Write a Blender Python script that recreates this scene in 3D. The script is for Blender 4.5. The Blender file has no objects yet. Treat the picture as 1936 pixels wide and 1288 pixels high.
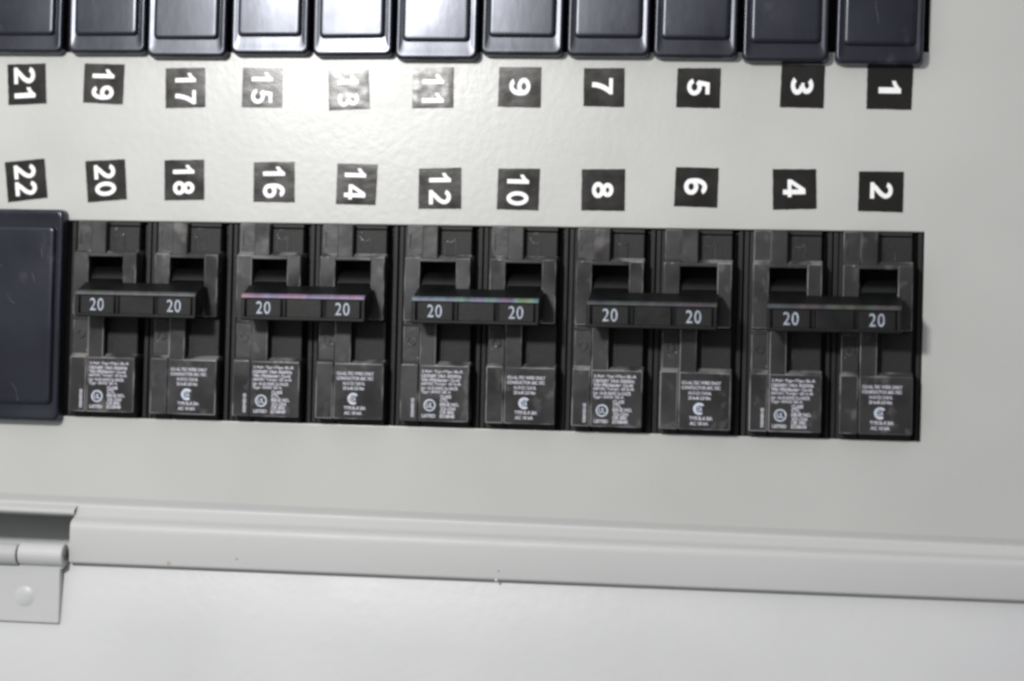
import bpy, bmesh, math, random
from mathutils import Matrix, Vector
random.seed(7)
C = bpy.context.scene.collection
SC = bpy.context.scene
PI = math.pi

# ------------------------------------------------------------------ camera
# panel frame: u right, v down, w out of the panel towards the viewer, millimetres
CU, CV, CW = 105.4, 40.26, 595.6
RX, RY, RZ = .0117, .16, .0227
FPX, PW, PH = 3900.0, 1936.0, 1288.0
def V(u, v, w=0.0): return Vector((u*.001, -w*.001, -v*.001))
Rm = (Matrix.Rotation(RX, 3, 'X') @ Matrix.Rotation(RY, 3, 'Y') @ Matrix.Rotation(RZ, 3, 'Z'))
Mw = Matrix(((1,0,0),(0,0,-1),(0,1,0)))
cam = bpy.data.cameras.new('camera'); co = bpy.data.objects.new('camera', cam); C.objects.link(co)
co.matrix_world = Matrix.Translation(V(CU, CV, CW)) @ (Mw @ Rm).to_4x4()
cam.sensor_width = 22.3; cam.lens = FPX/PW*22.3; cam.clip_start = .02; cam.clip_end = 20
cam.dof.use_dof = True; cam.dof.focus_distance = .600; cam.dof.aperture_fstop = 5.0
SC.camera = co
def P(px, py, w=0.0):
    """point of the panel at height w whose picture is the photo pixel: returns (u, v)"""
    d = Rm @ Vector(((px-PW/2)/FPX, -(py-PH/2)/FPX, -1.0))
    t = (w-CW)/d.z
    return CU + d.x*t, CV - d.y*t

# ------------------------------------------------------------------ world, lamps, exposure
W = bpy.data.worlds.new('World'); SC.world = W; W.use_nodes = True
nt = W.node_tree; nt.nodes.clear()
out = nt.nodes.new('ShaderNodeOutputWorld'); bg = nt.nodes.new('ShaderNodeBackground')
tc = nt.nodes.new('ShaderNodeTexCoord'); sep = nt.nodes.new('ShaderNodeSeparateXYZ')
nz = nt.nodes.new('ShaderNodeTexNoise'); nz.inputs['Scale'].default_value = 1.6
ma = nt.nodes.new('ShaderNodeMath'); ma.operation = 'MULTIPLY_ADD'; ma.inputs[1].default_value = -.44; ma.inputs[2].default_value = .875
mb = nt.nodes.new('ShaderNodeMath'); mb.operation = 'MULTIPLY_ADD'; mb.inputs[1].default_value = .30
cr = nt.nodes.new('ShaderNodeValToRGB')
cr.color_ramp.elements[0].position = .1; cr.color_ramp.elements[0].color = (.22,.225,.25,1)
cr.color_ramp.elements[1].position = 1.0; cr.color_ramp.elements[1].color = (1.5,1.5,1.52,1)
nt.links.new(tc.outputs['Generated'], sep.inputs[0]); nt.links.new(tc.outputs['Generated'], nz.inputs['Vector'])
my = nt.nodes.new('ShaderNodeMath'); my.operation = 'MULTIPLY_ADD'; my.inputs[1].default_value = .80
mz = nt.nodes.new('ShaderNodeMath'); mz.operation = 'MULTIPLY_ADD'; mz.inputs[1].default_value = .40
nt.links.new(sep.outputs['X'], ma.inputs[0]); nt.links.new(nz.outputs['Fac'], mb.inputs[0]); nt.links.new(ma.outputs[0], mb.inputs[2])
nt.links.new(sep.outputs['Y'], my.inputs[0]); nt.links.new(mb.outputs[0], my.inputs[2]); nt.links.new(sep.outputs['Z'], mz.inputs[0]); nt.links.new(my.outputs[0], mz.inputs[2]); nt.links.new(mz.outputs[0], cr.inputs[0]); nt.links.new(cr.outputs[0], bg.inputs[0]); nt.links.new(bg.outputs[0], out.inputs[0])
bg.inputs['Strength'].default_value = .62
def area(name, u, v, w, tu, tv, sx, sy, power, col):
    l = bpy.data.lights.new(name, 'AREA'); l.shape = 'RECTANGLE'; l.size = sx; l.size_y = sy; l.energy = power; l.color = col
    o = bpy.data.objects.new(name, l); C.objects.link(o); o.location = V(u, v, w)
    d = V(tu, tv, 0) - V(u, v, w); o.rotation_euler = d.to_track_quat('-Z', 'Y').to_euler()
    return o
area('ceiling_lamp', -172, -166, 520, -20, 0, .062, .046, 2.75, (1, .985, .965))
SC.view_settings.view_transform = 'Standard'; SC.view_settings.look = 'None'
SC.view_settings.exposure = 0.0; SC.view_settings.gamma = 1.0
try: SC.cycles.filter_width = 2.9
except Exception: pass

# ------------------------------------------------------------------ materials
def mat(name, col, rough=.4, metal=0, coat=0, coat_rough=.2, bump=None, mott=None, rvar=None, scuff=None, spec=.5):
    """bump (scale, strength, distance); mott (scale, amount); rvar (scale, amount); scuff (scale, threshold, colour)"""
    m = bpy.data.materials.new(name); m.use_nodes = True; n = m.node_tree.nodes; L = m.node_tree.links
    b = n['Principled BSDF']; b.inputs['Base Color'].default_value = (*col, 1); b.inputs['Roughness'].default_value = rough
    b.inputs['Metallic'].default_value = metal; b.inputs['Specular IOR Level'].default_value = spec
    b.inputs['Coat Weight'].default_value = coat; b.inputs['Coat Roughness'].default_value = coat_rough
    geo = n.new('ShaderNodeNewGeometry')
    def noise(scale, det=4, stretch=(1,1,1)):
        mp = n.new('ShaderNodeMapping'); mp.inputs['Scale'].default_value = stretch
        t = n.new('ShaderNodeTexNoise'); t.inputs['Scale'].default_value = scale; t.inputs['Detail'].default_value = det
        L.new(geo.outputs['Position'], mp.inputs[0]); L.new(mp.outputs[0], t.inputs['Vector']); return t.outputs['Fac']
    cur = None
    if mott:
        f = noise(mott[0]); r = n.new('ShaderNodeMapRange'); r.inputs[1].default_value = .3; r.inputs[2].default_value = .7
        r.inputs[3].default_value = 1-mott[1]; r.inputs[4].default_value = 1+mott[1]; L.new(f, r.inputs[0])
        mx = n.new('ShaderNodeMix'); mx.data_type = 'RGBA'; mx.blend_type = 'MULTIPLY'; mx.inputs[0].default_value = 1
        mx.inputs[6].default_value = (*col, 1); L.new(r.outputs[0], mx.inputs[7]); cur = mx.outputs[2]
    if scuff:
        f = noise(scuff[0], 6, (1,1,.8)); r = n.new('ShaderNodeMapRange'); r.inputs[1].default_value = scuff[1]; r.inputs[2].default_value = scuff[1]+.14
        r.inputs[4].default_value = scuff[3]; L.new(f, r.inputs[0])
        mx = n.new('ShaderNodeMix'); mx.data_type = 'RGBA'; L.new(r.outputs[0], mx.inputs[0])
        mx.inputs[6].default_value = (*col, 1); mx.inputs[7].default_value = (*scuff[2], 1)
        if cur: L.new(cur, mx.inputs[6])
        cur = mx.outputs[2]
    if cur: L.new(cur, b.inputs['Base Color'])
    if rvar:
        f = noise(rvar[0], 5); r = n.new('ShaderNodeMapRange'); r.inputs[1].default_value = .3; r.inputs[2].default_value = .7
        r.inputs[3].default_value = rough-rvar[1]; r.inputs[4].default_value = rough+rvar[1]; L.new(f, r.inputs[0]); L.new(r.outputs[0], b.inputs['Roughness'])
    if bump:
        f = noise(bump[0], 2 if len(bump) < 4 else 4, (1,1,1) if len(bump) < 4 else bump[3]); bp = n.new('ShaderNodeBump'); bp.inputs['Strength'].default_value = bump[1]; bp.inputs['Distance'].default_value = bump[2]
        L.new(f, bp.inputs['Height']); L.new(bp.outputs[0], b.inputs['Normal'])
        if coat: L.new(bp.outputs[0], b.inputs['Coat Normal'])
    return m
M_paint = mat('grey_enamel', (.455,.462,.443), .32, bump=(420,.10,.0004), mott=(17,.03), rvar=(35,.06))
M_frame = mat('grey_enamel_frame', (.45,.458,.45), .48, bump=(420,.12,.0004), mott=(9,.02), rvar=(60,.04))
M_hinge = mat('grey_enamel_hinge', (.47,.478,.475), .42, bump=(420,.12,.0004), mott=(30,.03), rvar=(60,.05))
M_door  = mat('grey_enamel_door', (.53,.535,.54), .38, bump=(330,.14,.0004), mott=(14,.035), rvar=(30,.07))
M_case  = mat('black_moulding', (.024,.023,.024), .31, bump=(85,.22,.0010), mott=(60,.3), rvar=(80,.15), scuff=(190,.58,(.13,.125,.12),.6), spec=.40)
M_flat  = mat('dull_black_strip', (.020,.020,.021), .40, bump=(220,.25,.0005), mott=(70,.2), scuff=(240,.6,(.10,.09,.09),.5), spec=.4)
M_edge  = mat('scuffed_edge_highlight', (.045,.044,.045), .36, scuff=(130,.44,(.22,.21,.21),.95))  # edge highlights painted as a paler base colour, broken up by scuffs
M_fleck  = mat('pale_scuff_glint', (.28,.27,.26), .4, mott=(600,.4))  # pale flecks painted for small glints as well as scuffs
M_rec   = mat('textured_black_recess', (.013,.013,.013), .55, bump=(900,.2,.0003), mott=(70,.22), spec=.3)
M_dark  = mat('matte_black_moulding', (.007,.007,.008), .48, bump=(700,.12,.0002), mott=(90,.2), spec=.22)
M_tog   = mat('black_toggle', (.0045,.005,.0048), .40, bump=(600,.12,.0002), mott=(120,.2), rvar=(200,.08), spec=.25)
M_fill  = mat('blue_black_plastic', (.0075,.0082,.013), .27, bump=(50,.14,.0006,(1.6,1,.8)), mott=(60,.15), rvar=(40,.05), scuff=(140,.64,(.09,.09,.10),.3), spec=.52)
M_fill.node_tree.nodes['Principled BSDF'].inputs['Specular Tint'].default_value = (.84,.88,1,1)
M_stick = mat('black_vinyl', (.010,.009,.008), .22, bump=(160,.14,.0003,(1,1,2.2)), rvar=(120,.06), spec=.42, scuff=(200,.68,(.06,.05,.045),.5))
M_crease = mat('creased_vinyl', (.016,.012,.010), .29, bump=(120,.16,.0006,(1,1,1.5)), rvar=(180,.04))
M_white = mat('white_print', (.86,.86,.86), .4, mott=(300,.05))
M_num   = mat('pale_print', (.46,.50,.58), .45, mott=(900,.25))
M_dig   = mat('pale_digits', (.36,.40,.47), .45, mott=(700,.3))
M_print = mat('faded_print', (.42,.42,.47), .5, mott=(1500,.3))
M_void  = mat('inside_black', (.010,.010,.010), .7, mott=(40,.2))
M_steel = mat('dull_steel', (.16,.16,.15), .4, metal=.8, mott=(500,.2))
M_rust  = mat('rust', (.45,.33,.25), .8, mott=(900,.3))
M_chip  = mat('grime', (.28,.28,.27), .7, mott=(900,.3))
def sheen(name, bright, sat, seed, h0=-.3, h1=1.5):  # coloured glints along the bar edge, painted into the base colour as hue noise
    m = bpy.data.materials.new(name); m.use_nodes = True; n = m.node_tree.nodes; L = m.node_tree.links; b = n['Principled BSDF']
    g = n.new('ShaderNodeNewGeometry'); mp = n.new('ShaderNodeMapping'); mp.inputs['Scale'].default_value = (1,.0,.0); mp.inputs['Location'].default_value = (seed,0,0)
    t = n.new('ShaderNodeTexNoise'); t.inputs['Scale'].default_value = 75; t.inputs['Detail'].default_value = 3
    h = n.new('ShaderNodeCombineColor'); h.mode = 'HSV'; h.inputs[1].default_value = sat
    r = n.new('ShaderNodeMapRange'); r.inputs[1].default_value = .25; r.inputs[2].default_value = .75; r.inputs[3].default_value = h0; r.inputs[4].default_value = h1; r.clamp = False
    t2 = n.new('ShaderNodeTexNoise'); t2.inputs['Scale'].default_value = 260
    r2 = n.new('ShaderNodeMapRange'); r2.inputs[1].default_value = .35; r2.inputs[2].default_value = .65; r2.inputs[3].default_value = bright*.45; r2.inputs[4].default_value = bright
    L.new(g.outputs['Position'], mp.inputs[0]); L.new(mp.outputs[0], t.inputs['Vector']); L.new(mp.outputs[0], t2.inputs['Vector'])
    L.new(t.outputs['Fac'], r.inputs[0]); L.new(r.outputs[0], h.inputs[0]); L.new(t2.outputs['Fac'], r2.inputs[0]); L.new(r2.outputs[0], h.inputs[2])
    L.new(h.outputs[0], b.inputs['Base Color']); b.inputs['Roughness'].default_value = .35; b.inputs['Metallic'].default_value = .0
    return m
M_sheen = [sheen('painted_sheen_grey', .07,.15,0), sheen('painted_sheen_violet', .25,.42,.37,.55,1.02), sheen('painted_sheen_rainbow', .20,.45,1.1),
           sheen('painted_sheen_green', .05,.3,2.2), sheen('painted_sheen_brown', .06,.2,3.1)]

# ------------------------------------------------------------------ mesh helpers (all in mm, panel frame)
def obj(name, bm, m, parent=None, smooth=False, recalc=True):
    if recalc: bmesh.ops.recalc_face_normals(bm, faces=bm.faces)
    me = bpy.data.meshes.new(name); bm.to_mesh(me); bm.free()
    me.materials.append(m)
    for p in me.polygons: p.use_smooth = smooth
    return inst(name, me, parent)
def inst(name, me, parent=None):
    o = bpy.data.objects.new(name, me); C.objects.link(o)
    if parent: o.parent = parent
    return o
def thing(name, label, cat, loc, group=None):
    o = bpy.data.objects.new(name, None); C.objects.link(o); o.location = loc; o.empty_display_size = .005
    o['label'] = label; o['category'] = cat
    if group: o['group'] = group
    return o
def box(bm, u0, u1, v0, v1, w0, w1, bev=.25, seg=2, mi=0, edge_glint=False):
    t = bmesh.new(); bmesh.ops.create_cube(t, size=1)
    for q in t.verts:
        q.co = V((u0+u1)/2 + q.co.x*(u1-u0), (v0+v1)/2 + q.co.y*(v1-v0), (w0+w1)/2 + q.co.z*(w1-w0))
    bmesh.ops.recalc_face_normals(t, faces=t.faces)
    if bev: bmesh.ops.bevel(t, geom=list(t.edges), offset=bev*.001, segments=seg, profile=.5, affect='EDGES')
    for f in t.faces:
        f.material_index = mi
        f.normal_update(); n_ = f.normal
        if edge_glint and max(abs(n_.x), abs(n_.y), abs(n_.z)) < .985 and n_.y < -.2: f.material_index = 3  # bevelled front edges take the painted highlight
    merge(bm, t)
def merge(bm, t):
    me = bpy.data.meshes.new('tmp'); t.to_mesh(me); t.free(); bm.from_mesh(me); bpy.data.meshes.remove(me)
def prism(bm, uv_w, u0, u1, bev=0, seg=2, mi=0):
    """cross-section [(v, w)...] swept along u"""
    t = bmesh.new()
    a = [t.verts.new(V(u0, v, w)) for v, w in uv_w]; b = [t.verts.new(V(u1, v, w)) for v, w in uv_w]
    t.faces.new(a); t.faces.new(b)
    for i in range(len(a)): j = (i+1) % len(a); t.faces.new((a[i], a[j], b[j], b[i]))
    bmesh.ops.recalc_face_normals(t, faces=t.faces)
    if bev: bmesh.ops.bevel(t, geom=list(t.edges), offset=bev*.001, segments=seg, profile=.5, affect='EDGES')
    for f in t.faces: f.material_index = mi
    merge(bm, t)
def ring_rr(hw, hh, r, n=6):
    pts = []
    r = max(min(r, hw-.01, hh-.01), .01)
    for cx, cy, a0 in ((hw-r, hh-r, 0), (-(hw-r), hh-r, PI/2), (-(hw-r), -(hh-r), PI), (hw-r, -(hh-r), 1.5*PI)):
        for k in range(n+1):
            a = a0 + k*PI/2/n; pts.append((cx+r*math.cos(a), cy+r*math.sin(a)))
    return pts
def loft(bm, rings, cu=0, cv=0):
    """rings [(half width, half height, corner radius, w)]"""
    prev = None
    for hw, hh, r, w in rings:
        cur = [bm.verts.new(V(cu+x, cv+y, w)) for x, y in ring_rr(hw, hh, r)]
        if prev:
            for i in range(len(cur)): j = (i+1) % len(cur); bm.faces.new((prev[i], prev[j], cur[j], cur[i]))
        prev = cur
    bm.faces.new(prev)
def disc(bm, u, v, w, r, h, n=20, dome=0):
    prev = None
    for k, (rr, ww) in enumerate(((r, w-.3), (r, w+h*.6), (r*.85, w+h), (r*.5, w+h+dome*.7), (r*.15, w+h+dome))):
        cur = [bm.verts.new(V(u+rr*math.cos(2*PI*i/n), v+rr*math.sin(2*PI*i/n), ww)) for i in range(n)]
        if prev:
            for i in range(n): j = (i+1) % n; bm.faces.new((prev[i], prev[j], cur[j], cur[i]))
        prev = cur
    bm.faces.new(prev)
def annulus(bm, u, v, w, r0, r1, h=.12, n=24, a0=0, a1=2*PI):
    full = a1-a0 > 6.28; m = n if full else n+1; rows = []
    for r, ww in ((r0, w-.1), (r0, w+h), (r1, w+h), (r1, w-.1)):
        rows.append([bm.verts.new(V(u+r*math.cos(a0+(a1-a0)*i/n), v+r*math.sin(a0+(a1-a0)*i/n), ww)) for i in range(m)])
    for q in range(3):
        for i in range(n): j = (i+1) % m; bm.faces.new((rows[q][i], rows[q][j], rows[q+1][j], rows[q+1][i]))
_tc = {}
def glyphs(s, bold=0.0, spacing=1.0):
    """flat triangles of a string: list of verts (x, y) scaled so that its box is 0..1 x 0..1, and faces, and aspect"""
    k = (s, bold, spacing)
    if k in _tc: return _tc[k]
    cu = bpy.data.curves.new('t', 'FONT'); cu.body = s; cu.offset = bold; cu.fill_mode = 'FRONT'; cu.space_character = spacing; cu.resolution_u = 6
    o = bpy.data.objects.new('t', cu); C.objects.link(o)
    me = bpy.data.meshes.new_from_object(o, depsgraph=bpy.context.evaluated_depsgraph_get())
    vs = [(q.co.x, q.co.y) for q in me.vertices]; fs = [tuple(p.vertices) for p in me.polygons]
    bpy.data.objects.remove(o); bpy.data.curves.remove(cu); bpy.data.meshes.remove(me)
    x0 = min(a for a, _ in vs); x1 = max(a for a, _ in vs); y0 = min(b for _, b in vs); y1 = max(b for _, b in vs)
    _tc[k] = ([((a-x0)/(x1-x0), (b-y0)/(y1-y0)) for a, b in vs], fs, (x1-x0)/(y1-y0))
    return _tc[k]
def put_text(bm, s, cu, cv, w, length, height, rot=0, bold=.0, spacing=1.0):
    """text centred at (cu, cv); rot in radians, clockwise as seen (0 = reads to the right, PI/2 = reads downward)"""
    vs, fs, _ = glyphs(s, bold, spacing); c, sn = math.cos(rot), math.sin(rot)
    q = []
    for x, y in vs:
        a = (x-.5)*length; b = -(y-.5)*height
        q.append(bm.verts.new(V(cu+a*c-b*sn, cv+a*sn+b*c, w)))
    for f in fs:
        try: bm.faces.new([q[i] for i in f])
        except ValueError: pass
def ribbon(pts, hw):
    L, Rr = [], []
    for i, p in enumerate(pts):
        a = pts[max(i-1, 0)]; b = pts[min(i+1, len(pts)-1)]; dx, dy = b[0]-a[0], b[1]-a[1]; n = math.hypot(dx, dy) or 1
        L.append((p[0]-dy/n*hw, p[1]+dx/n*hw)); Rr.append((p[0]+dy/n*hw, p[1]-dx/n*hw))
    return [(L[i], L[i+1], Rr[i+1], Rr[i]) for i in range(len(pts)-1)]
def arc(cx, cy, rx, ry, a0, a1, n=22): return [(cx+rx*math.cos(math.radians(a0+(a1-a0)*i/n)), cy+ry*math.sin(math.radians(a0+(a1-a0)*i/n))) for i in range(n+1)]
def rect(x0, x1, y0, y1): return [((x0, y0), (x1, y0), (x1, y1), (x0, y1))]
def digit(c, t=.19):
    h = t/2
    if c == '0': return [ribbon(arc(.35, .5, .33-h, .5-h, 0, 360, 40), h)]
    if c == '1': return [[((.26,0),(.46,0),(.46,1),(.30,1),(.26,.92)), ((.26,.92),(.16,.82),(.04,.75),(.04,.58),(.16,.63),(.26,.71))]]
    if c == '2': return [ribbon(arc(.345, .70, .235, .205, 168, -20) + [(.50,.50),(.38,.37),(.25,.25),(.15,.12)], h), rect(.02, .68, 0, .18)]
    if c == '3': return [ribbon(arc(.33, .715, .215, .19, 148, -78), h), ribbon(arc(.335, .29, .25, .195, 88, -150), h), rect(.24, .36, .46, .60)]
    if c == '4': return [rect(.40, .595, 0, 1), ribbon([(.45, .95), (.06, .33)], h*.85), rect(0, .70, .21, .38)]
    if c == '5': return [rect(.15, .63, .82, 1), ribbon([(.23, .92), (.165, .50)], h), ribbon(arc(.335, .325, .25, .23, 148, -168), h)]
    if c == '6': return [ribbon(arc(.36, .31, .235, .215, 0, 360, 36), h), ribbon([(.118, .34)] + arc(.36, .50, .25, .405, 185, 62), h), ribbon(arc(.37, .72, .20, .185, 95, 20), h)]
    if c == '7': return [rect(.03, .67, .82, 1), ribbon([(.58,.90),(.48,.74),(.39,.56),(.33,.38),(.29,.2),(.275,0)], h*1.05)]
    if c == '8': return [ribbon(arc(.35, .73, .20, .178, 0, 360, 32), h), ribbon(arc(.35, .29, .24, .195, 0, 360, 36), h)]
    if c == '9': return [[tuple((.70-x, 1-y) for x, y in q) for q in part] for part in digit('6', t)]
def put_number(bm, s, cu, cv, w, length, height, rot):
    parts = []
    for k, ch in enumerate(s):
        for part in digit(ch): parts.append([[(x+.80*k, y) for x, y in q] for q in part])
    al = [p for part in parts for q in part for p in q]
    x0, x1 = min(p[0] for p in al), max(p[0] for p in al); y0, y1 = min(p[1] for p in al), max(p[1] for p in al)
    c, sn = math.cos(rot), math.sin(rot)
    for k, part in enumerate(parts):
        for q in part:
            vs = []
            for x, y in q:
                a = ((x-x0)/(x1-x0)-.5)*length; b = -((y-y0)/(y1-y0)-.5)*height
                vs.append(bm.verts.new(V(cu+a*c-b*sn, cv+a*sn+b*c, w+.02*k)))
            bm.faces.new(vs)
    bmesh.ops.remove_doubles(bm, verts=bm.verts, dist=1e-7)
def text_up(bm):   # all print faces look out of the panel
    for f in bm.faces:
        f.normal_update()
        if f.normal.y > 0: f.normal_flip()

# ------------------------------------------------------------------ the panel
def L2(pxl, pyl, pxr, pyr, w, ue0=-330, ue1=330):
    a = P(pxl, pyl, w); b = P(pxr, pyr, w); s = (b[1]-a[1])/(b[0]-a[0])
    return lambda u: a[1] + s*(u-a[0])
H = 59.1
UR1, VR1 = P(1756, 99)                 # lower right corner of the upper opening
holes = [(-210, UR1, VR1-H, VR1), (-175, 127.0, -.1, H+.15)]
gh = [(a-.35, b+.35, c-.35, d+.35) for a, b, c, d in holes]
us = sorted({-330.0, 330.0} | {h[0] for h in gh} | {h[1] for h in gh})
vs_ = sorted({-190.0, 103.0} | {h[2] for h in gh} | {h[3] for h in gh})
bm = bmesh.new(); vv = {}
def gv(a, b, w):
    k = (a, b, w)
    if k not in vv: vv[k] = bm.verts.new(V(a, b, w))
    return vv[k]
def inhole(a, b): return any(h[0] < a < h[1] and h[2] < b < h[3] for h in gh)
for i in range(len(us)-1):
    for j in range(len(vs_)-1):
        if inhole((us[i]+us[i+1])/2, (vs_[j]+vs_[j+1])/2): continue
        for w in (0,):
            bm.faces.new([gv(us[i], vs_[j], w), gv(us[i+1], vs_[j], w), gv(us[i+1], vs_[j+1], w), gv(us[i], vs_[j+1], w)])
for u0, u1, v0, v1 in holes:            # rounded lip and wall of each opening
    prev = None; r_ = .35
    for k in range(5):
        a = PI/2*k/4; d = -r_ + r_*math.sin(a)   # d < 0 : still outside the opening
        w = -r_ + r_*math.cos(a); q = d + r_ if False else d
        cur = [bm.verts.new(V(x, y, w)) for x, y in ((u0+d, v0+d), (u1-d, v0+d), (u1-d, v1-d), (u0+d, v1-d))]
        if prev:
            for i in range(4): j = (i+1) % 4; bm.faces.new((prev[i], prev[j], cur[j], cur[i]))
        prev = cur
    cur = [bm.verts.new(V(x, y, -1.6)) for x, y in ((u0, v0), (u1, v0), (u1, v1), (u0, v1))]
    for i in range(4): j = (i+1) % 4; bm.faces.new((prev[i], prev[j], cur[j], cur[i]))
for f in bm.faces:
    f.normal_update()
    if f.normal.y > .5: f.normal_flip()
LG = L2(140, 938, 1936, 1020, 0)
for q in bm.verts:
    if abs(q.co.z + .103) < 1e-6: q.co.z = -LG(q.co.x*1000)*.001
plate = obj('cover_plate', bm, M_paint, recalc=False)
plate['label'] = 'flat grey enamelled cover plate with two long openings holding all the breakers and blanks'; plate['category'] = 'cover plate'

bm = bmesh.new(); box(bm, -330, 330, -190, 150, -60, -30, 0)
enc = obj('back_pan', bm, M_void); enc['kind'] = 'structure'
for px, py in ((253,792),(330,795),(520,801),(560,803),(700,806),(737,808),(812,811),(1012,818),(1180,822),(1086,820),(640,804)):  # small white specks along the lower edge of the opening
    u = P(px, py, 0)[0]; bm = bmesh.new(); disc(bm, u, H+.15+.25, -.12, .24+.1*random.random(), .06, 8)
    for q in bm.verts: q.co.x += random.uniform(-.00008,.00008)
    obj('white_speck', bm, M_white, plate)

# ------------------------------------------------------------------ frame strip, door and hinge
frame = thing('door_frame', 'raised grey steel frame strip with rounded upper edge running under the breakers', 'door frame', V(0, 100, 0))
prof = [(937.8,1019.8,.01),(941,1022.5,-.08),(946,1027,-.28),(951,1031.5,-.5),(955,1034.8,-.46),(959,1038,-.12),(964,1042,.42),(969,1046,.98),(973,1049.5,1.4),(977,1053,2.0),(980,1055.6,2.9),(983,1058,3.9),(986.5,1061,4.7),(991,1065,5.2),(997,1070,5.4),(1004,1077,5.5),(1030,1102,5.5),(1060,1132,5.5),(1062.5,1134.5,5.45),(1064,1136,5.2),(1065,1137,4.6)]
lines = [(L2(140, a, 1936, b, w), w) for a, b, w in prof]
lines.append((lines[-1][0], -26)); 
def strip(bm, lines, u0, u1, n=24):
    prev = None
    for k in range(n+1):
        u = u0 + (u1-u0)*k/n
        cur = [bm.verts.new(V(u, f(u), w) - V(0,100,0)) for f, w in lines]
        if prev:
            for i in range(len(cur)-1): bm.faces.new((prev[i], prev[i+1], cur[i+1], cur[i]))
        prev = cur
UC = P(133, 1010, 5)[0]                    # end of the notch for the hinge
bm = bmesh.new(); strip(bm, lines, UC, 330)
# end wall of the notch
a = [bm.verts.new(V(UC, f(UC), w) - V(0,100,0)) for f, w in lines[1:]] + [bm.verts.new(V(UC, lines[1][0](UC), -26) - V(0,100,0))]
bm.faces.new(a)
# upper lip left of the notch: bright rounded edge then a channel
nl = lines[:5] + [(L2(0,951,130,957,.2), .2), (L2(0,955,130,961,1.2), 1.2), (L2(0,958,130,964,2.0), 2.0), (L2(0,962,130,968,2.4), 2.4), (L2(0,966,130,972,2.3), 2.3), (L2(0,968,130,974,1.7), 1.7), (L2(0,969,130,975,0), 0)]
strip(bm, nl, -330, UC, 6)
ch = [(L2(0,969,130,975,0), 0), (L2(0,968,130,974,-13), -13), (L2(0,972,130,978,-24), -24), (L2(0,1040,130,1040,-17), -17), (L2(0,1085,130,1085,-15), -15)]
strip(bm, ch, -330, UC+1, 6)
for f in bm.faces:
    f.normal_update()
    if f.normal.y > .2: f.normal_flip()
fb = obj('frame_strip', bm, M_frame, frame, smooth=True, recalc=False)
def rel(o, base): # geometry given in panel coordinates, object parented to a moved empty
    o.location = -base; return o
FB = V(0,100,0)
# hinge knuckle on the frame
def tube_u(bm, u0, u1, v, w, r, n=24, bev=.25):
    prs = [(r-bev, u0), (r, u0+bev), (r, u1-bev), (r-bev, u1), (r*.45, u1), (r*.42, u1-1.5), (.02, u1-1.5)]
    prev = None
    for rr, u in prs:
        cur = [bm.verts.new(V(u, v+rr*math.cos(2*PI*i/n), w+rr*math.sin(2*PI*i/n))) for i in range(n)]
        if prev:
            for i in range(n): j = (i+1) % n; bm.faces.new((prev[i], prev[j], cur[j], cur[i]))
        prev = cur
kw = 6.0
k1u, kv1 = P(33, 1049, kw+2); k2u, kv2 = P(118, 1050, kw+2)
kv = (kv1+kv2)/2
bm = bmesh.new(); tube_u(bm, -330, k1u-.35, kv+.3, kw, 3.2)
o = rel(obj('hinge_knuckle', bm, M_hinge, frame, smooth=True), FB)
for nm, px, py, m, r in (('rust_speck', 318, 1065, M_rust, .55), ('grime_speck', 447, 1057, M_chip, .25), ('grime_speck', 942, 1080, M_chip, .27), ('paint_chip', 938, 1097, M_white, .3)):
    u, v = P(px, py, 5.6); bm = bmesh.new(); disc(bm, u, v, 5.58, r, .04, 9)
    for q in bm.verts: q.co.x += random.uniform(-.0001,.0001); q.co.z += random.uniform(-.00012,.00012)
    rel(obj(nm, bm, m, frame), FB)

door = thing('panel_door', 'pale grey steel door folded open below the frame strip, lit brightest in the middle', 'door', V(0, 120, 0))
DB = V(0,120,0)
dl0 = L2(140, 1066, 1936, 1138, 3.0)
tilt = math.tan(math.radians(7))
bm = bmesh.new()
prev = None
for k in range(25):
    u = -330 + 660*k/24
    v0 = dl0(u); cur = []
    for dv, dw in ((-2.0, -2.6), (-1.2,-1.2), (-.6,-.3), (.4, 0), (20, 20*tilt), (60, 60*tilt), (140, 140*tilt)):
        cur.append(bm.verts.new(V(u, v0+dv, 3.0+dw)))
    if prev:
        for i in range(len(cur)-1): bm.faces.new((prev[i], prev[i+1], cur[i+1], cur[i]))
    prev = cur
for f in bm.faces:
    f.normal_update()
    if f.normal.y > 0: f.normal_flip()
rel(obj('door_sheet', bm, M_door, door, smooth=True, recalc=False), DB)
# hinge leaf: a folded plate that lies on the door, with its knuckle
bm = bmesh.new()
lw = 6.3
lu1, lv1 = P(109, 1179, lw); lu0 = -330; 
lt = P(115, 1070, lw)[1]
box(bm, lu0, lu1+.3, lt+.4, lv1, lw-2.2, lw, .35, 3)
leaf = rel(obj('hinge_leaf', bm, M_hinge, door), DB)
bm = bmesh.new(); tube_u(bm, k1u+.15, k2u, kv, kw-.4, 3.4)
box(bm, k1u+.15, k2u-.6, kv+.5, lt+1.0, lw-2.2, lw+.02, .3)
rel(obj('hinge_knuckle', bm, M_hinge, door, smooth=False), DB)
bm = bmesh.new(); tube_u(bm, k2u-1.4, k2u+.5, kv, kw-.4, 1.5)
rel(obj('hinge_pin', bm, M_steel, door, smooth=True), DB)
du, dv = P(46, 1128, lw)
bm = bmesh.new()
prev = None
for rr, ww in ((3.3, -.02), (2.9, .08), (2.4, .25), (1.8, .42), (1.0, .52), (.3, .55)):
    cur = [bm.verts.new(V(du+rr*math.cos(2*PI*i/28), dv+rr*math.sin(2*PI*i/28), lw+ww)) for i in range(28)]
    if prev:
        for i in range(28): j = (i+1) % 28; bm.faces.new((prev[i], prev[j], cur[j], cur[i]))
    prev = cur
bm.faces.new(prev)
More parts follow.
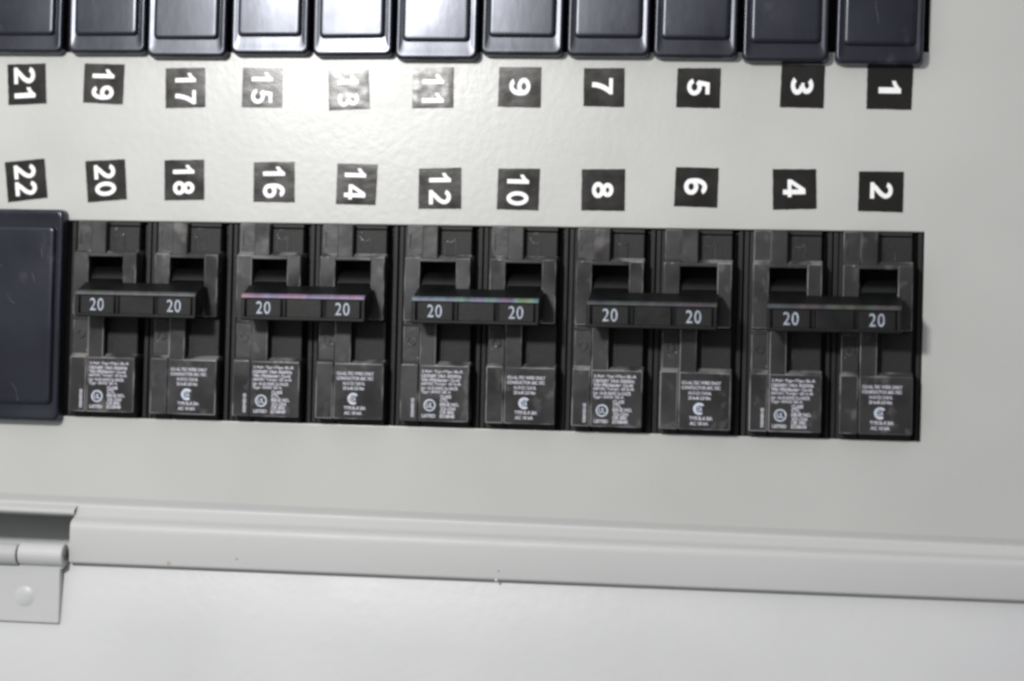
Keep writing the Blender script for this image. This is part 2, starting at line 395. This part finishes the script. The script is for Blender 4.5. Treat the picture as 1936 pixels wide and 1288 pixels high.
for f in bm.faces:
    f.normal_update()
    if f.normal.y > 0: f.normal_flip()
dm = obj('weld_dimple', bm, M_hinge, leaf, smooth=True, recalc=False)

# ------------------------------------------------------------------ blank covers
FW, FH, FT = 24.7, 64.3, 4.3
def filler_meshes():
    hw, hh = FW/2, FH/2
    b = bmesh.new()
    loft(b, [(hw, hh, 1.9, .02), (hw-.1, hh-.1, 1.9, 2.4), (hw-.25, hh-.25, 1.8, 3.4), (hw-.5, hh-.5, 1.7, 3.95), (hw-.8, hh-.9, 1.6, 4.12), (hw-1.1, hh-1.4, 1.5, 4.11),
             (hw-1.5, hh-2.2, 1.4, 4.06), (hw-1.9, hh-3.2, 1.3, 4.0), (hw-2.25, hh-4.3, 1.2, 3.95), (hw-2.8, hh-5.6, .8, 3.93), (hw-3.6, hh-7, .8, 3.93)])
    m1 = obj('tray', b, M_fill, smooth=True)
    b = bmesh.new()
    pw, ph = hw-2.35, hh-5.3
    loft(b, [(pw, ph, 1.3, 3.3), (pw-.05, ph-.05, 1.3, 4.2), (pw-.16, ph-.16, 1.25, 4.75), (pw-.4, ph-.4, 1.1, 5.05), (pw-.8, ph-.8, .9, 5.16), (pw-1.3, ph-1.3, .7, 5.18)])
    m2 = obj('raised_pad', b, M_fill, smooth=True)
    d = (m1.data, m2.data); bpy.data.objects.remove(m1); bpy.data.objects.remove(m2); return d
fm = filler_meshes()
tops = [(21,-26,125,103),(19,132,279,104),(17,281,432,111),(15,439,587,106),(13,592,744,109),(11,749,906,116),(9,912,1068,108),(7,1073,1231,110),(5,1237,1397,113),(3,1404,1568,120),(1,1580,1748,125)]
extra = {21:'cut by the left edge of the photo', 13:'the one most washed out by glare', 15:'half bright with glare', 11:'brightly lit all over its lower end', 1:'last one at the right end of its row', 3:'with a gap to its right'}
ang = {21:.3,19:-.1,17:.2,15:.0,13:-.3,11:.2,9:.4,7:.3,5:.5,3:.3,1:.6}
for n, xl, xr, yb in tops:
    a = P(xl, yb-15, 2.0); b = P(xr, yb-15, 2.0); c = P((xl+xr)/2, yb, 1.5)
    ucen = (a[0]+b[0])/2; w_ = b[0]-a[0]
    t = thing('blank_cover', 'dark blank cover just above sticker %d, %s' % (n, extra.get(n, 'in the upper row')), 'blank cover', V(0,0,0), 'blank covers over unused breaker slots')
    t.location = V(ucen - math.sin(math.radians(ang[n]))*0, c[1]-FH/2, 0); t.rotation_euler = (0, math.radians(ang[n]), 0)
    t.scale = (min(max(w_/FW, .97), 1.01), 1, 1)
    inst('tray', fm[0], t); inst('raised_pad', fm[1], t)
a = P(124, 600, .5); c0 = P(60, 393, 3.5)[1]; c1 = P(60, 798, .8)[1]
t = thing('blank_cover', 'full-height dark blank cover at the left end of the lower row', 'blank cover', V(a[0]-FW/2, (c0+c1)/2, 0), 'blank covers over unused breaker slots')
inst('tray', fm[0], t); inst('raised_pad', fm[1], t)

def scratch(parent, pts, w, wid, m):
    base = parent.location; q = [P(x, y, w) for x, y in pts]; bm = bmesh.new()
    ts = [k/14*(len(q)-1) for k in range(15)]; pp = []
    for t_ in ts:
        i = min(int(t_), len(q)-2); f = t_-i; pp.append((q[i][0]*(1-f)+q[i+1][0]*f, q[i][1]*(1-f)+q[i+1][1]*f))
    for k, part in enumerate(ribbon(pp, wid/2)):
        bm.faces.new([bm.verts.new(V(x, y, w) - base) for x, y in part])
    text_up(bm); return obj('scratch', bm, m, parent, recalc=False)
M_scr = mat('pale_scratch', (.045,.045,.05), .5, mott=(600,.4))
big = t
for pts in (((14,556),(18,566),(27,574)), ((22,724),(30,736),(34,758)), ((60,515),(66,533)), ((0,505),(4,500)), ((78,470),(80,488))): scratch(big, pts, 5.24, .17, M_scr)
for o_ in [x for x in C.objects if x.name.startswith('blank_cover') and 'sticker 1,' in x['label']]:
    scratch(o_, ((1657,2),(1657,14),(1661,28),(1662,44)), 5.24, .16, M_scr)
# ------------------------------------------------------------------ stickers
ST = {21:((14,122),(86,120),(88,196),(16,199),(27,67,127,186)), 19:((160,120),(236,122),(232,198),(157,194),(174,216,131,189)),
 17:((313,129),(388,128),(388,203),(313,205),(331,371,138,198)), 15:((459,128),(535,128),(533,204),(457,203),(475,516,136,197)),
 13:((621,133),(697,131),(699,206),(622,209),(638,679,142,202)), 11:((781,130),(858,127),(857,204),(779,205),(798,840,140,195)),
 9:((944,127),(1024,127),(1022,204),(941,202),(963,1003,147,181)), 7:((1104,129),(1181,129),(1180,203),(1103,201),(1119,1159,148,179)),
 5:((1281,129),(1363,129),(1361,205),(1278,203),(1299,1342,149,181)), 3:((1478,122),(1560,124),(1557,205),(1474,203),(1495,1538,147,180)),
 1:((1640,125),(1727,127),(1723,208),(1638,206),(1661,1704,153,177)),
 22:((9,307),(84,300),(90,374),(15,383),(28,69,311,370)), 20:((161,305),(236,301),(240,377),(166,383),(179,219,311,371)),
 18:((311,303),(386,302),(386,378),(311,379),(327,368,312,369)), 16:((480,307),(557,306),(557,383),(479,382),(497,539,315,375)),
 14:((638,309),(714,311),(710,388),(635,386),(651,692,318,378)), 12:((792,319),(872,317),(872,395),(791,395),(811,853,327,387)),
 10:((942,319),(1021,319),(1018,398),(939,396),(958,1000,330,389)), 8:((1100,320),(1182,320),(1181,399),(1099,398),(1119,1160,344,375)),
 6:((1278,316),(1359,318),(1356,393),(1274,390),(1293,1337,337,369)), 4:((1461,320),(1543,320),(1544,395),(1461,397),(1480,1523,339,373)),
 2:((1624,324),(1709,325),(1707,402),(1622,399),(1645,1688,345,376))}
sx_ = {13:'with creases full of glare', 11:'with a torn, glaring left edge', 3:'tucked under the blank cover', 1:'at the right end of the upper row', 22:'tilted, at the left end of the lower row', 20:'tilted slightly anticlockwise', 19:'tilted slightly clockwise', 2:'at the right end of the lower row'}
for n, (tl, tr, br, bl, tb) in ST.items():
    q = [P(*p, .1) for p in (tl, tr, br, bl)]
    cu = sum(p[0] for p in q)/4; cv = sum(p[1] for p in q)/4; base = V(cu, cv, 0)
    t = thing('number_sticker', 'square black sticker printed %d in white, %s' % (n, sx_.get(n, 'in the upper row' if n % 2 else 'in the lower row')), 'sticker', base, 'numbered stickers beside the breaker slots')
    bm = bmesh.new(); K = 12
    g = [[None]*(K+1) for _ in range(K+1)]
    rr = random.Random(n)
    for i in range(K+1):
        for j in range(K+1):
            s, r = i/K, j/K
            u = (q[0][0]*(1-s)+q[1][0]*s)*(1-r) + (q[3][0]*(1-s)+q[2][0]*s)*r
            v = (q[0][1]*(1-s)+q[1][1]*s)*(1-r) + (q[3][1]*(1-s)+q[2][1]*s)*r
            amp = .10 if n in (13, 11) else .015
            edge = min(i, j, K-i, K-j)
            w = .12 + (rr.random()*amp if edge else 0)
            if edge == 0: u += rr.uniform(-.05,.05); v += rr.uniform(-.05,.05)
            g[i][j] = bm.verts.new(V(u, v, w) - base)
    for i in range(K):
        for j in range(K): bm.faces.new((g[i][j], g[i+1][j], g[i+1][j+1], g[i][j+1]))
    rim = [g[i][0] for i in range(K+1)] + [g[K][j] for j in range(1, K+1)] + [g[i][K] for i in range(K-1,-1,-1)] + [g[0][j] for j in range(K-1,0,-1)]
    lo = [bm.verts.new((x.co.x, .0-base.y-.00001, x.co.z)) for x in rim]; rim = [bm.verts.new(x.co) for x in rim]
    for i in range(len(rim)): j = (i+1) % len(rim); bm.faces.new((rim[i], rim[j], lo[j], lo[i]))
    for f in bm.faces:
        f.normal_update()
        if f.normal.y > .3: f.normal_flip()
    obj('backing', bm, M_crease if n in (11, 13) else M_stick, t, smooth=True, recalc=False)
    x0, x1, y0, y1 = tb
    c = P((x0+x1)/2, (y0+y1)/2, .2); dx = P(x1, (y0+y1)/2, .2)[0]-P(x0, (y0+y1)/2, .2)[0]; dy = P((x0+x1)/2, y1, .2)[1]-P((x0+x1)/2, y0, .2)[1]
    # direction of the left-hand side of the sticker = reading direction
    du_ = ((q[3][0]-q[0][0])+(q[2][0]-q[1][0]))/2; dv_ = ((q[3][1]-q[0][1])+(q[2][1]-q[1][1]))/2
    rot = math.atan2(dv_, du_)
    bm = bmesh.new(); put_number(bm, str(n), c[0], c[1], .28, dy*.985, dx*.985, rot)
    for z in bm.verts: z.co -= base
    text_up(bm); obj('numeral', bm, M_white, t, recalc=False)

# ------------------------------------------------------------------ breakers (a pole is 25.4 wide, 59.1 tall)
def pole_case(k):
    b = bmesh.new(); D = -9
    r = random.Random(k)
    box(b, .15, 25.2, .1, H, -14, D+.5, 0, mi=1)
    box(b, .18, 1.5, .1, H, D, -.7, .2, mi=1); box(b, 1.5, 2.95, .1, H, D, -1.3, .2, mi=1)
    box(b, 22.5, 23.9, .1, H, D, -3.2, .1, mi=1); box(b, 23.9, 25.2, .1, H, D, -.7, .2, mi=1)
    box(b, 2.9, 7.9, .1, 9.6, D, 1.6, .25, mi=2, edge_glint=True); box(b, 3.7, 4.0, 2.4, 7.0, 1, 1.75, .06)
    box(b, 7.9, 12.6, .1, 10.0, D, 3.7, .3, edge_glint=True)
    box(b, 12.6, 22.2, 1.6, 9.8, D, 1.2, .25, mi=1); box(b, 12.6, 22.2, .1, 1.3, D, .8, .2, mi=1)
    prism(b, [(8.6, D), (8.6, 1.6), (9.9, 4.1), (9.9, D)], 2.9, 7.75, .12, mi=3)       # sloping shoulder over the left pillar, light on its upper face painted in
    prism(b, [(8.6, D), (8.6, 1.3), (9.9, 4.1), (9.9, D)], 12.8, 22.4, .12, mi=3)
    box(b, 2.9, 7.5, 9.7, 28.3, D, 4.5, .3, edge_glint=True); box(b, 18.3, 22.45, 9.7, 28.3, D, 4.5, .3, edge_glint=True)
    box(b, 7.3, 18.5, 9.72, 10.9, D, 4.46, .25, edge_glint=True); box(b, 7.3, 18.5, 26.6, 28.25, D, 4.2, .2)
    box(b, 2.8, 7.7, 28.6, 41.2, D, 3.2, .25, mi=2, edge_glint=True); box(b, 2.8, 7.2, 28.9, 29.9, D, 3.5, .2)
    box(b, 8.05, 12.9, 28.3, 42.0, D, 4.72, .3, edge_glint=True)
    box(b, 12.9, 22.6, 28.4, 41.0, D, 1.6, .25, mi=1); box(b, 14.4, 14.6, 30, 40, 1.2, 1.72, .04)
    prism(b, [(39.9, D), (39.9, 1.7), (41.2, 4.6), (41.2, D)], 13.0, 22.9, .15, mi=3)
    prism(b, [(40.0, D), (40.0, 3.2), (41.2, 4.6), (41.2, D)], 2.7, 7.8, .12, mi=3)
    box(b, 2.6, 7.85, 40.9, 57.5, D, 4.8, .35, 3, edge_glint=True)
    box(b, 8.05, 23.0, 41.05, 57.5, D, 4.8, .35, 3, edge_glint=True)
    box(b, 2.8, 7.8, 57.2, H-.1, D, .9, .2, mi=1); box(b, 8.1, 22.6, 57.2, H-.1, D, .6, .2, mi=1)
    # moulded marks: ring on the left strip, lines and dots on the upper recess
    annulus(b, 5.3, 34.2, 3.2, .95, 1.35, .3, 20)
    for _ in range(5):
        x, y = r.choice(((r.uniform(3.2,7.4), r.uniform(29,40)), (r.uniform(3.2,12), r.uniform(.6,9)), (r.uniform(3.0,22), 41.1), (r.uniform(3.1,7.4), 10.0))); hgt = 4.7 if y > 41 else 4.45 if y == 10.0 else 3.15 if y > 20 else 1.55
        box(b, x, x+r.uniform(.2,.8), y-.12, y+.13, hgt-.2, hgt+.14, .05, 1, mi=4)
    box(b, 14.1, 14.35, 5.0, 8.2, .9, 1.36, .05); box(b, 17.3, 17.6, 3.6+.6*r.random(), 8.4, .9, 1.36, .05)
    annulus(b, 15.8, 3.4, 1.2, 1.3, 1.65, .18, 16, .3*k, .3*k+2.0+1.2*r.random()); annulus(b, 15.8, 3.4, 1.2, 1.3, 1.65, .18, 10, 3.6+.2*k, 4.6+.2*k)
    return b
def noisy(b, s):
    for q in b.verts: q.co += Vector((random.uniform(-s,s), random.uniform(-s,s), random.uniform(-s,s)))*.001
    return b
case_me = []
for k in range(4):
    o = obj('housing', noisy(pole_case(k), .02), M_case); [o.data.materials.append(q) for q in (M_rec, M_flat, M_edge, M_fleck)]; case_me.append(o.data); bpy.data.objects.remove(o)
def toggle_mesh():
    b = bmesh.new(); n = 22
    # drum seen inside the opening, with the lever rising from it towards the tie bar
    sec = []
    for i in range(n+1):
        a = math.radians(200 - 150*i/n)
        sec.append((20.2 + 6.6*math.cos(a), -1.8 + 5.2*math.sin(a)))
    prism(b, sec + [(26.4, -7), (14, -7)], 7.9, 18.0, 0)
    prism(b, [(16.6, 1.0), (18.4, 5.4), (21.6, 10.8), (27.2, 10.8), (26.2, 1.0)], 8.1, 17.9, .3)
    return b
o = obj('toggle', toggle_mesh(), M_tog); tog_me = o.data; bpy.data.objects.remove(o)
void_b = bmesh.new()
BX0, BX1 = 7.4, 44.6
def bar_mesh():
    b = bmesh.new()
    prism(b, [(18.6, 6.4), (21.5, 13.4), (22.3, 14.0), (28.6, 13.3), (26.9, 6.4)], BX0, BX1, .35, 3)         # core
    box(b, BX0+.1, BX1-.1, 28.1, 29.1, 11.5, 14.5, .3)                 # lower rim
    box(b, BX0, BX0+1.3, 22.0, 28.6, 12, 14.4, .3); box(b, BX1-1.0, BX1, 22.0, 28.6, 12, 14.4, .3)
    box(b, BX0+13.6, BX1-12.9, 22.6, 28.4, 12, 14.2, .35)
    box(b, BX0+12.9, BX0+13.4, 22.9, 28.0, 12, 14.3, .1)
    return b
o = obj('tie_bar', bar_mesh(), M_tog); bar_me = o.data; bpy.data.objects.remove(o)
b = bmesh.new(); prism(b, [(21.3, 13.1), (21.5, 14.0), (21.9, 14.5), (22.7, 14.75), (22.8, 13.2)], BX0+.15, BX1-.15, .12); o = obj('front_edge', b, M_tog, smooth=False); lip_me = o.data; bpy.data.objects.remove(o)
def face_mesh(u0, u1):
    b = bmesh.new(); box(b, u0, u1, 22.9, 28.2, 12.5, 14.35, .2); o = obj('number_face', b, M_dark); m = o.data; bpy.data.objects.remove(o); return m
face_me = [face_mesh(BX0+1.8, BX0+12.1), face_mesh(BX1-11.6, BX1-1.5)]
def text_mesh(fn, m, nm):
    b = bmesh.new(); fn(b); text_up(b); o = obj(nm, b, m, recalc=False); d = o.data; bpy.data.objects.remove(o); return d
def num(c): return text_mesh(lambda b: put_text(b, '20', c, 25.5, 14.42, 4.25, 3.6, 0, .0, 1.12), M_dig, 'rating_number')
num_me = [num(14.2), num(37.9)]
def lineup(b, rows, w=4.86, ht=1.03):
    for s, u0, ln, v in rows: put_text(b, s, u0+ln/2, v, w, ln, ht, 0, .05)
def printA(b):
    lineup(b, [('2 Pole Type/Tipo BL-R', 8.9, 12.4, 43.0), ('120/240V 10kA 50/60Hz', 8.8, 12.0, 44.2), ('Wire/Fil/Alambre Cu-Al', 8.8, 11.5, 45.4), ('60/75C Torque 25 in-lb', 8.8, 11.9, 46.6),
               ('Use 14-10 AWG Cu HACR', 8.8, 11.0, 47.8), ('Type SWD 20 A', 8.8, 9.0, 49.0), ('CLASS', 14.6, 3.3, 50.2), ('CTL', 14.6, 2.4, 51.3), ('ISSUE NO.', 14.6, 5.6, 52.5), ('XX-1234', 14.6, 4.6, 53.7), ('CIR BRK', 14.6, 4.4, 54.8), ('LISTED', 9.2, 4.1, 55.9), ('E10848', 14.6, 4.4, 55.95)])
def printB(b):
    lineup(b, [('CU-AL 75C WIRE ONLY', 8.9, 11.3, 44.1), ('CONDUCTOR 60C 75C', 8.9, 11.1, 45.5), ('14-10 CU 12-8 AL', 10.9, 6.6, 47.0), ('25 in-lb 2.8 Nm', 10.9, 6.4, 48.4), ('TYPE BL-R 20A', 11.3, 6.6, 54.2), ('AC 10 kA', 11.4, 5.4, 55.7)])
def logoA(b):
    annulus(b, 11.5, 52.8, 4.84, 1.35, 1.8, .05); put_text(b, 'UL', 11.5, 52.8, 4.9, 1.9, 1.5, 0, .03)
def logoB(b):
    annulus(b, 14.1, 51.5, 4.84, .95, 1.75, .05, 22, PI*.30, PI*1.78); put_text(b, 'CA', 14.2, 51.5, 4.9, 1.5, 1.3, 0, .05)
pa, pb = text_mesh(printA, M_print, 'printed_text'), text_mesh(printB, M_print, 'printed_text')
la, lb = text_mesh(logoA, M_num, 'approval_mark'), text_mesh(logoB, M_num, 'approval_mark')
mk = text_mesh(lambda b: put_text(b, 'SIEMENS', 6.4, 53.6, 4.86, 5.6, .95, -PI/2, .04), M_print, 'maker_name')
lab = ['left-most two-pole black breaker, below stickers 20 and 18', 'two-pole black breaker whose bar edge has a painted violet sheen, below stickers 16 and 14',
       'middle two-pole black breaker with a multicoloured sheen painted on its bar edge, below stickers 12 and 10', 'two-pole black breaker with a faint greenish sheen painted on its bar edge, below stickers 8 and 6',
       'right-most two-pole black breaker with a brownish sheen painted on its bar edge, below stickers 4 and 2']
xl_target = [137, 437, 757, 1075, 1408, 1748]
for i in range(5):
    u0 = -127 + 50.8*i
    t = thing('circuit_breaker', lab[i], 'circuit breaker', V(u0, 0, 0), 'two-pole circuit breakers in the lower row')
    t.scale = (.998, 1, 1); t.location = V(u0 + random.uniform(-.06,.06), random.uniform(-.12,.12), random.uniform(-.25,.2)); t.rotation_euler = (0, math.radians(random.uniform(-.12,.12)), 0)
    for k in (0, 1):
        off = V(25.4*k, 0, 0)
        c = inst('housing', case_me[(2*i+k*3) % 4], t); c.location = off
        tg = inst('toggle', tog_me, t); tg.location = off
        if k == 0:
            inst('printed_text', pa, c); inst('approval_mark', la, c); inst('maker_name', mk, c)
        else:
            inst('printed_text', pb, c); inst('approval_mark', lb, c)
    bar = inst('tie_bar', bar_me, t)
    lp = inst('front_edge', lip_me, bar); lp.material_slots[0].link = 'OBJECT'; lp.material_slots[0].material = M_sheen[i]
    for k in (0, 1):
        f = inst('number_face', face_me[k], bar); inst('rating_number', num_me[k], bar)
